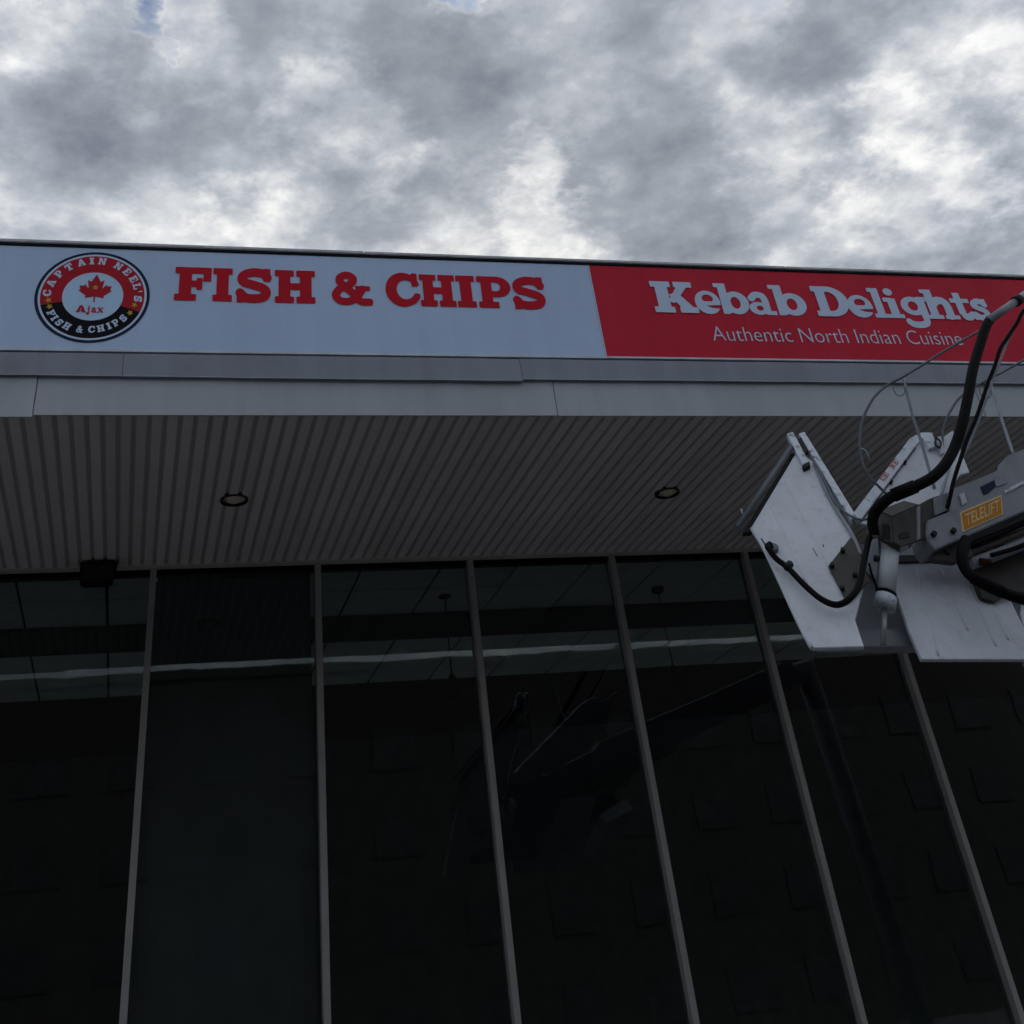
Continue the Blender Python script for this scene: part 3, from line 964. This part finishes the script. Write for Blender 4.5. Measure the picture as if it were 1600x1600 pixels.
# socket and the slack hose below it
tube('socket', [P1.p(1208, 860, -0.005), P1.p(1208, 860, 0.03)], 0.031, M['rail'], lift, sides=16)
tube('socket_plug', [P1.p(1204, 861, 0.02), P1.p(1202, 862, 0.05)], 0.02, M['rubber'], lift, sides=12)
slack = [(1203, 861, .05), (1199, 867, .06), (1203, 876, .07), (1213.5, 885, .05), (1231, 897.5, .045), (1258, 927, .05), (1284, 951, .06), (1308, 961.5, .07),
         (1328, 953, .08), (1342, 931, .08), (1349, 898, .08), (1356, 862, .07), (1362, 840, .05), (1366, 815, .06)]
tube('hose', [P1.p(x, y, l) for x, y, l in slack], 0.0175, M['rubber'], lift)
tube('hose_clip', [P1.p(1228, 899, .05), P1.p(1235, 892, .05)], 0.022, M['bolt'], lift, sides=8)
tube('hose_fitting', [P1.p(1360, 853, .07), P1.p(1362, 846, .06)], 0.024, M['lift_steel'], lift)

# second leaf of the platform, folded the other way
P2 = Plane((1336, 810, 6.46), (1438, 682, 6.85), (1514, 737, 6.72))
leaf2 = plate('platform_panel', P2, [(1343, 818), (1432, 697), (1440, 682), (1468, 687), (1489, 672), (1515, 738), (1500, 742), (1480, 775), (1440, 800), (1395, 826)],
              0.025, W, lift)
plate('side_rail', P2, [(1331, 806), (1372, 752), (1420, 688), (1438, 679), (1456, 679), (1456, 686), (1440, 688), (1429, 700), (1343, 817)], 0.045, M['lift_worn'], lift, lift=0.022)
for x, y, word in ((1379, 757, 'CE'), (1394, 737.5, 'NE')):
    o_ = P2.p(x, y, .024)
    ux_, uz_ = P2.p(x + 9.5, y - 12.5, .024) - o_, P2.p(x - 7.5, y - 5.5, .024) - o_
    for q, ch in enumerate(word):
        put_shape('letter', ch, (lambda o_, ux_, uz_, q: (lambda u, v: tuple(o_ + ux_ * ((u * .8 + q) / 2) + uz_ * v)))(o_, ux_, uz_, q), M['faded_red'], leaf2, 22)
for x, y in ((1413, 725), (1391, 756)):
    tube('bolt', [P2.p(x, y, 0.0), P2.p(x, y, 0.03)], 0.011, M['bolt'], leaf2, sides=6)
tube('gap_line', [P2.p(1344, 816, .004), P2.p(1430, 701, .004)], 0.006, M['rail'], leaf2, sides=8)  # dark bar drawn in place of the gap along the rail
plate('latch', P2, [(1440, 688), (1456, 686), (1462, 702), (1450, 706)], 0.03, M['lift_worn'], lift, lift=0.03)
tube('latch_ring', [P2.p(1459, 692, .05), P2.p(1466, 700, .05), P2.p(1463, 708, .05), P2.p(1457, 702, .05), P2.p(1459, 692, .05)], 0.007, M['bolt'], lift, sides=8)
plate('latch_bar', P2, [(1461, 688), (1468, 687), (1474, 712), (1468, 714)], 0.03, M['lift_white'], lift, lift=0.035)

# lower leaf with the bolted hinge strip, and the panel between the leaves, its shade put into the grey
P3 = Plane((1407, 876, 6.55), (1540, 872, 6.60), (1412, 968, 6.32))
leaf3 = plate('platform_panel', P3, [(1404, 880), (1400, 925), (1420, 985), (1440, 1030), (1620, 1030), (1591, 967), (1576, 934), (1560, 905), (1547, 877), (1532, 875)],
              0.025, W, lift)
for a, b in (((1432, 885), (1466, 1025)), ((1470, 890), (1512, 985)), ((1500, 885), (1556, 1010)), ((1535, 915), (1575, 1000))):
    tube('bead', [P3.p(*a, -.008), P3.p((a[0] + b[0]) / 2, (a[1] + b[1]) / 2, -.008), P3.p(*b, -.008)], 0.0125, W, leaf3, sides=8, per=4)
tube('rolled_edge', [P3.p(1547, 878, -.010), P3.p(1560, 905, -.010), P3.p(1591, 967, -.010), P3.p(1619, 1028, -.010)], 0.014, W, leaf3, sides=10, per=4)
hs = plate('hinge_strip', P3, [(1403, 870), (1505, 866), (1506, 877), (1404, 881)], 0.03, M['lift_olive'], lift, lift=0.014)
for x, y in ((1440, 874), (1486, 872)):
    tube('bolt', [P3.p(x, y, 0.014), P3.p(x, y, 0.032)], 0.012, M['bolt'], hs, sides=6)
plate('gusset', P3, [(1405, 862), (1442, 841), (1468, 867), (1405, 869)], 0.02, W, lift, lift=-0.02)
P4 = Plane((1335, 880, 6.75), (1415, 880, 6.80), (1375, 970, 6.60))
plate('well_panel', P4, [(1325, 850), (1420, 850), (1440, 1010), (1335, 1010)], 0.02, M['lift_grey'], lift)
plate('well_edge', P4, [(1350, 895), (1372, 918), (1372, 850), (1358, 850)], 0.03, W, lift, lift=0.05)
plate('lower_beam', P4, [(1262, 1006), (1446, 1006), (1450, 1034), (1268, 1034)], 0.06, M['lift_grey'], lift, lift=0.14)

# levelling cylinder under the knuckle
def cyl(name, a, b, r, mat_, Ya=6.25, Yb=6.25, **kw):
    return tube(name, [at(a[0], a[1], Ya), at(b[0], b[1], Yb)], r, mat_, lift, sides=24, **kw)


K = 6.9 / FPX                     # metres for one pixel of the photograph at the lift
cyl('cylinder_barrel', (1393, 838), (1384.5, 931), 13.5 * K, M['cylinder'])
cyl('cylinder_band', (1384.9, 926), (1384.2, 932), 14.6 * K, M['rubber'])
cyl('cylinder_gland', (1384.3, 932), (1382, 950), 15.5 * K * 1.02, M['lift_worn'])
cyl('cylinder_rod', (1382, 950), (1379.5, 1008), 4.2 * K, M['lift_steel'])
tube('cylinder_pipe', [at(1374, 838, 6.27), at(1374, 870, 6.28), at(1371, 905, 6.28), at(1369, 925, 6.27)], 2.0 * K, M['rail'], lift, sides=8)
tube('cylinder_port', [at(1366, 872, 6.3), at(1380, 876, 6.27)], 5.0 * K, M['bolt'], lift, sides=10)
tube('cylinder_pipe', [at(1358, 880, 6.3), at(1362, 897, 6.3), at(1368, 912, 6.28), at(1370, 922, 6.25)], 1.8 * K, M['rubber'], lift, sides=8)

# knuckle: box with two faces, dark plates painting the shade in its notches
PK1 = Plane((1371, 799, 6.24), (1394, 808, 6.16), (1371, 838, 6.22))
PK2 = Plane((1394, 808, 6.16), (1458, 777, 6.32), (1396, 846, 6.14))
kn = plate('knuckle', PK2, [(1394, 808), (1434, 790), (1458, 777), (1488, 768), (1480, 822), (1446, 842), (1407, 854), (1396, 847)], 0.05, O, lift)
plate('knuckle_side', PK1, [(1371, 799), (1393.6, 808), (1395.5, 847), (1384, 846), (1371, 838)], 0.10, O, lift)
plate('knuckle_top', Plane((1371, 799, 6.24), (1394, 808, 6.16), (1458, 777, 6.33)), [(1372, 797.5), (1394, 806.5), (1436, 788), (1412, 782)], 0.012, M['lift_olive'], lift)
plate('notch_shade', PK1, [(1379, 819), (1390, 821), (1391, 844), (1379, 840)], 0.02, M['bolt'], lift, lift=0.006)
plate('notch_shade', PK2, [(1404, 835), (1412, 831), (1420, 832), (1420, 840), (1405, 843)], 0.02, M['bolt'], lift, lift=0.006)
plate('knuckle_lug', PK2, [(1458, 779), (1479, 770), (1487, 795), (1460, 806)], 0.03, M['lift_grey'], lift, lift=0.02)
plate('knuckle_web', PK2, [(1432, 793), (1437, 790), (1437, 842), (1432, 845)], 0.02, M['lift_grey'], lift, lift=0.008)

# main boom: lower section with the name plate, upper section above and behind it
PB = Plane((1449, 813, 6.24), (1461, 859, 6.22), (1600, 752, 6.24))


def ext(a, b, s):
    return (a[0] + (b[0] - a[0]) * s, a[1] + (b[1] - a[1]) * s)


tl_, bl_, tr_, br_ = (1449, 813), (1461, 859), (1600, 752), (1600, 799)
tr2, br2 = ext(tl_, tr_, 4.2), ext(bl_, br_, 4.4)
boom = plate('boom', PB, [tl_, (1447, 835), (1452, 848), bl_, br2, tr2], 0.20, G, lift, bevel=0.006)
ul, um, ur = (1489, 761), (1575, 726), (1579, 707)
u_out = ext((1579, 707), (1600, 699), 20)
plate('upper_boom', PB, [(1491, 800), ul, um, ur, u_out, ext(tl_, tr_, 4.0)], 0.14, M['lift_grey'], lift, lift=-0.035, bevel=0.005)
plate('boom_lip', PB, [(1568, 767), (1600, 751), tr2, (tr2[0], tr2[1] + 6), (1600, 757), (1570, 772)], 0.02, M['lift_worn'], lift, lift=0.010)
for x, y in ((1457.5, 836), (1488, 831)):
    tube('bolt', [PB.p(x, y, 0.0), PB.p(x, y, 0.03)], 0.0165, M['bolt'], boom, sides=6)
# orange name plate
npl = plate('name_plate', PB, [(1499.5, 801), (1564, 774), (1566.5, 804), (1504, 832)], 0.006, M['plate_edge'], boom, lift=0.006, bevel=0.0)
plate('plate_face', PB, [(1502, 802.5), (1562.5, 777), (1564.5, 803), (1505.5, 829)], 0.004, M['plate_orange'], npl, lift=0.009, bevel=0.0)
q00, q10, q11, q01 = (PB.p(x, y, 0.0105) for x, y in ((1508.5, 822), (1561, 799), (1560, 781.5), (1506.5, 805)))
text_letters('TELELIFT', lambda u, v: (q00 * (1 - u) + q10 * u) * (1 - v) + (q01 * (1 - u) + q11 * u) * v, M['plate_edge'], npl, 0.004)
plate('clip', PB, [(1501, 770), (1509, 766), (1514, 782), (1507, 787)], 0.008, M['lift_white'], lift, lift=-0.02)
plate('label_plate', PB, [(1535, 757), (1556, 747), (1560, 756), (1549, 766), (1541, 770)], 0.006, M['logo_navy'], lift, lift=-0.028)
plate('label_plate', PB, [(1556, 745), (1575, 738), (1577, 752), (1560, 758)], 0.006, M['flashing'], lift, lift=-0.028)
# lower boom gear: dark ram, hoses, brackets under the boom
tube('boom_hose', [PB.p(1512, 848, -.06), PB.p(1540, 838, -.06), PB.p(1580, 822, -.06), PB.p(1640, 794, -.06), PB.p(1800, 716, -.06)], 0.019, M['rubber'], lift)
tube('boom_hose', [PB.p(1512, 858, -.10), PB.p(1545, 846, -.10), PB.p(1600, 824, -.10), PB.p(1660, 798, -.10), PB.p(1800, 730, -.10)], 0.022, M['lift_olive'], lift)
tube('ram', [PB.p(1530, 868, -.12), PB.p(1600, 842, -.12), PB.p(1700, 800, -.12)], 0.034, M['lift_grey'], lift, sides=16)
tube('ram', [PB.p(1555, 862, -.05), PB.p(1600, 848, -.05), PB.p(1680, 815, -.05)], 0.014, M['rubber'], lift, sides=10)
plate('bracket', PB, [(1463, 861), (1520, 836), (1528, 862), (1500, 872), (1466, 868)], 0.05, O, lift, lift=-0.06)
plate('bracket', PB, [(1538, 868), (1660, 822), (1690, 900), (1600, 905), (1580, 918), (1561, 912), (1548, 880)], 0.05, M['lift_olive'], lift, lift=-0.20)
tube('bolt', [PB.p(1486, 857, -.06), PB.p(1486, 857, -.03)], 0.014, M['bolt'], lift, sides=6)
tube('rust_fitting', [PB.p(1540, 868, -.08), PB.p(1556, 873, -.06)], 0.022, M['rust'], lift, sides=10)
plate('side_box', Plane((1585, 925, 6.5), (1640, 900, 6.5), (1590, 968, 6.4)), [(1583, 917), (1640, 885), (1660, 990), (1604, 1000), (1594, 960), (1596, 935)], 0.2, M['lift_white'], lift)
low = [(1510, 843, 6.20), (1505, 858, 6.17), (1503.5, 872, 6.15), (1507, 887, 6.14), (1520, 902, 6.12), (1541, 913, 6.10), (1566, 925, 6.08), (1590, 933.5, 6.06), (1625, 942, 6.04), (1680, 945, 6.0)]
tube('hose', [at(*p) for p in low], 8.6 * K, M['rubber'], lift)
tube('hose_sleeve', [at(*p) for p in low[4:7]], 10.2 * K, M['rubber'], lift)

# big hose from the white conduit down to the knuckle
big = [(1366, 836, 6.20), (1363.5, 812, 6.17), (1372, 794, 6.12), (1396, 774, 6.05), (1430, 760, 6.0), (1458, 745, 5.98), (1478, 724, 5.98), (1492, 698, 6.0),
       (1503, 664, 6.0), (1512.5, 620, 6.02), (1520, 578, 6.05), (1530, 543, 6.08), (1539.5, 513, 6.1), (1547, 499, 6.12)]
tube('hose', [at(*p) for p in big], 8.3 * K, M['rubber'], lift, sides=16)
tube('hose_sleeve', [at(*p) for p in big[3:5]], 10.2 * K, M['rubber'], lift, sides=16)
tube('conduit', [at(1544, 501, 6.1), at(1588, 470.5, 6.1)], 7.0 * K, M['lift_grey'], lift, sides=20)
tube('conduit_clamp', [at(1586, 472, 6.1), at(1593, 467, 6.1)], 9.6 * K, M['bolt'], lift, sides=20)
tube('conduit', [at(1592, 467.7, 6.1), at(1720, 385, 6.1)], 8.0 * K, M['lift_white'], lift, sides=20)
thin = [(1640, 440, 6.2), (1600, 485, 6.2), (1590, 503, 6.2), (1575, 526, 6.2), (1562.5, 546, 6.2), (1554, 573, 6.2), (1543, 600, 6.2), (1536, 622, 6.2), (1525, 654, 6.2),
        (1512, 684, 6.2), (1500, 720, 6.2), (1490, 752, 6.2), (1485, 774, 6.2), (1480, 794, 6.22)]
tube('hose', [at(*p) for p in thin], 3.4 * K, M['rubber'], lift, sides=10)
cordp = [(1598, 490, 6.22), (1577, 528, 6.22), (1566, 556, 6.22), (1557, 580, 6.22), (1541, 625, 6.22), (1522, 676, 6.22), (1508, 708, 6.22), (1496, 726, 6.22), (1488, 760, 6.22)]
tube('cord', [at(*p) for p in cordp], 2.1 * K, M['rail_light'], lift, sides=8)
plate('hose_guide', PK2, [(1478, 775), (1490, 768), (1492, 786), (1482, 808), (1474, 808)], 0.02, M['lift_olive'], lift, lift=0.04)

# guard rails: two bent hoops, a post under each, hooks
ra = [(1541, 511, 6.40), (1480, 546, 6.42), (1440, 571, 6.44), (1411, 588.5, 6.46), (1386, 602, 6.48), (1367, 619, 6.48), (1354, 641, 6.48), (1347, 660, 6.48), (1344, 680, 6.48),
      (1344, 700, 6.48), (1349, 726, 6.48), (1359, 746, 6.48), (1371, 758, 6.48), (1384, 771, 6.49)]
tube('guard_rail', [at(*p) for p in ra], 2.3 * K, M['rail'], lift, sides=10)
rb = [(1690, 505, 6.70), (1640, 537, 6.72), (1600, 562.5, 6.75), (1556, 587, 6.78), (1524, 604, 6.80), (1499, 622, 6.80), (1482, 648, 6.80), (1474, 670, 6.80), (1473, 695, 6.80),
      (1478, 725, 6.80), (1486, 748, 6.80)]
tube('guard_rail', [at(*p) for p in rb], 2.2 * K, M['rail'], lift, sides=10)
tube('rail_post', [at(1412, 591, 6.46), at(1424.5, 644, 6.50), at(1438, 686, 6.55), at(1460, 763, 6.62)], 2.7 * K, M['rail_light'], lift, sides=10)
tube('rail_post', [at(1546, 593, 6.79), at(1566, 658, 6.72), at(1584, 712, 6.66)], 2.9 * K, M['rail_light'], lift, sides=10)
tube('rail_post', [at(1470, 775, 6.6), at(1482, 735, 6.62), at(1490, 705, 6.66)], 2.6 * K, M['rail_light'], lift, sides=10)
for cx, cy, Y in ((1405, 606, 6.47), (1540, 610, 6.79)):
    tube('hook', [at(cx - 10, cy - 2, Y), at(cx - 6, cy + 9, Y), at(cx + 2, cy + 12.5, Y), at(cx + 8, cy + 8, Y), at(cx + 8.5, cy - 6, Y)], 0.9 * K, M['rail'], lift, sides=6)
tube('tie_wire', [at(1345, 701, 6.47), at(1351, 703, 6.46), at(1356, 710, 6.46), at(1358, 718, 6.47)], 1.2 * K, M['rail_light'], lift, sides=6)
# mast outside the picture that carries the boom
e0, e1 = PB.p(*ext(tl_, tr2, 0.97), -0.1), Vector((9.4, 5.4, 0.9))
tube('mast', [e0 + Vector((0, 0, 0.1)), e1], 0.14, G, lift, sides=16)
box('mast_base', 8.9, 9.9, 4.9, 5.9, 0.004, 0.9, G, lift, bevel=0.03)

# ------------------------------------------------------------------ unseen block, added to keep the reflections in the glass dark
blk = empty('reflection_block', (12, -40, 0), label='long unseen block added across the car park to darken the reflections in the shop windows', cat='building')
box('wall', -55, 85, -52, -40, 0.0, 16.0, M['brick'], blk)
box('parapet', -55.2, 85.2, -52.2, -39.8, 16.005, 16.4, M['brick'], blk)
w0 = None
for st in range(4):
    for q in range(34):
        if w0 is None:
            w0 = box('window', -1.1, 1.1, -0.01, 0.12, 0.0, 1.7, M['block_glass'], blk)
            w0.location = (-52 + q * 4.0, -40.0, 1.1 + st * 3.5)
        else:
            c = w0.copy()
            c.location = (-52 + q * 4.0, -40.0, 1.1 + st * 3.5)
            COL.objects.link(c)
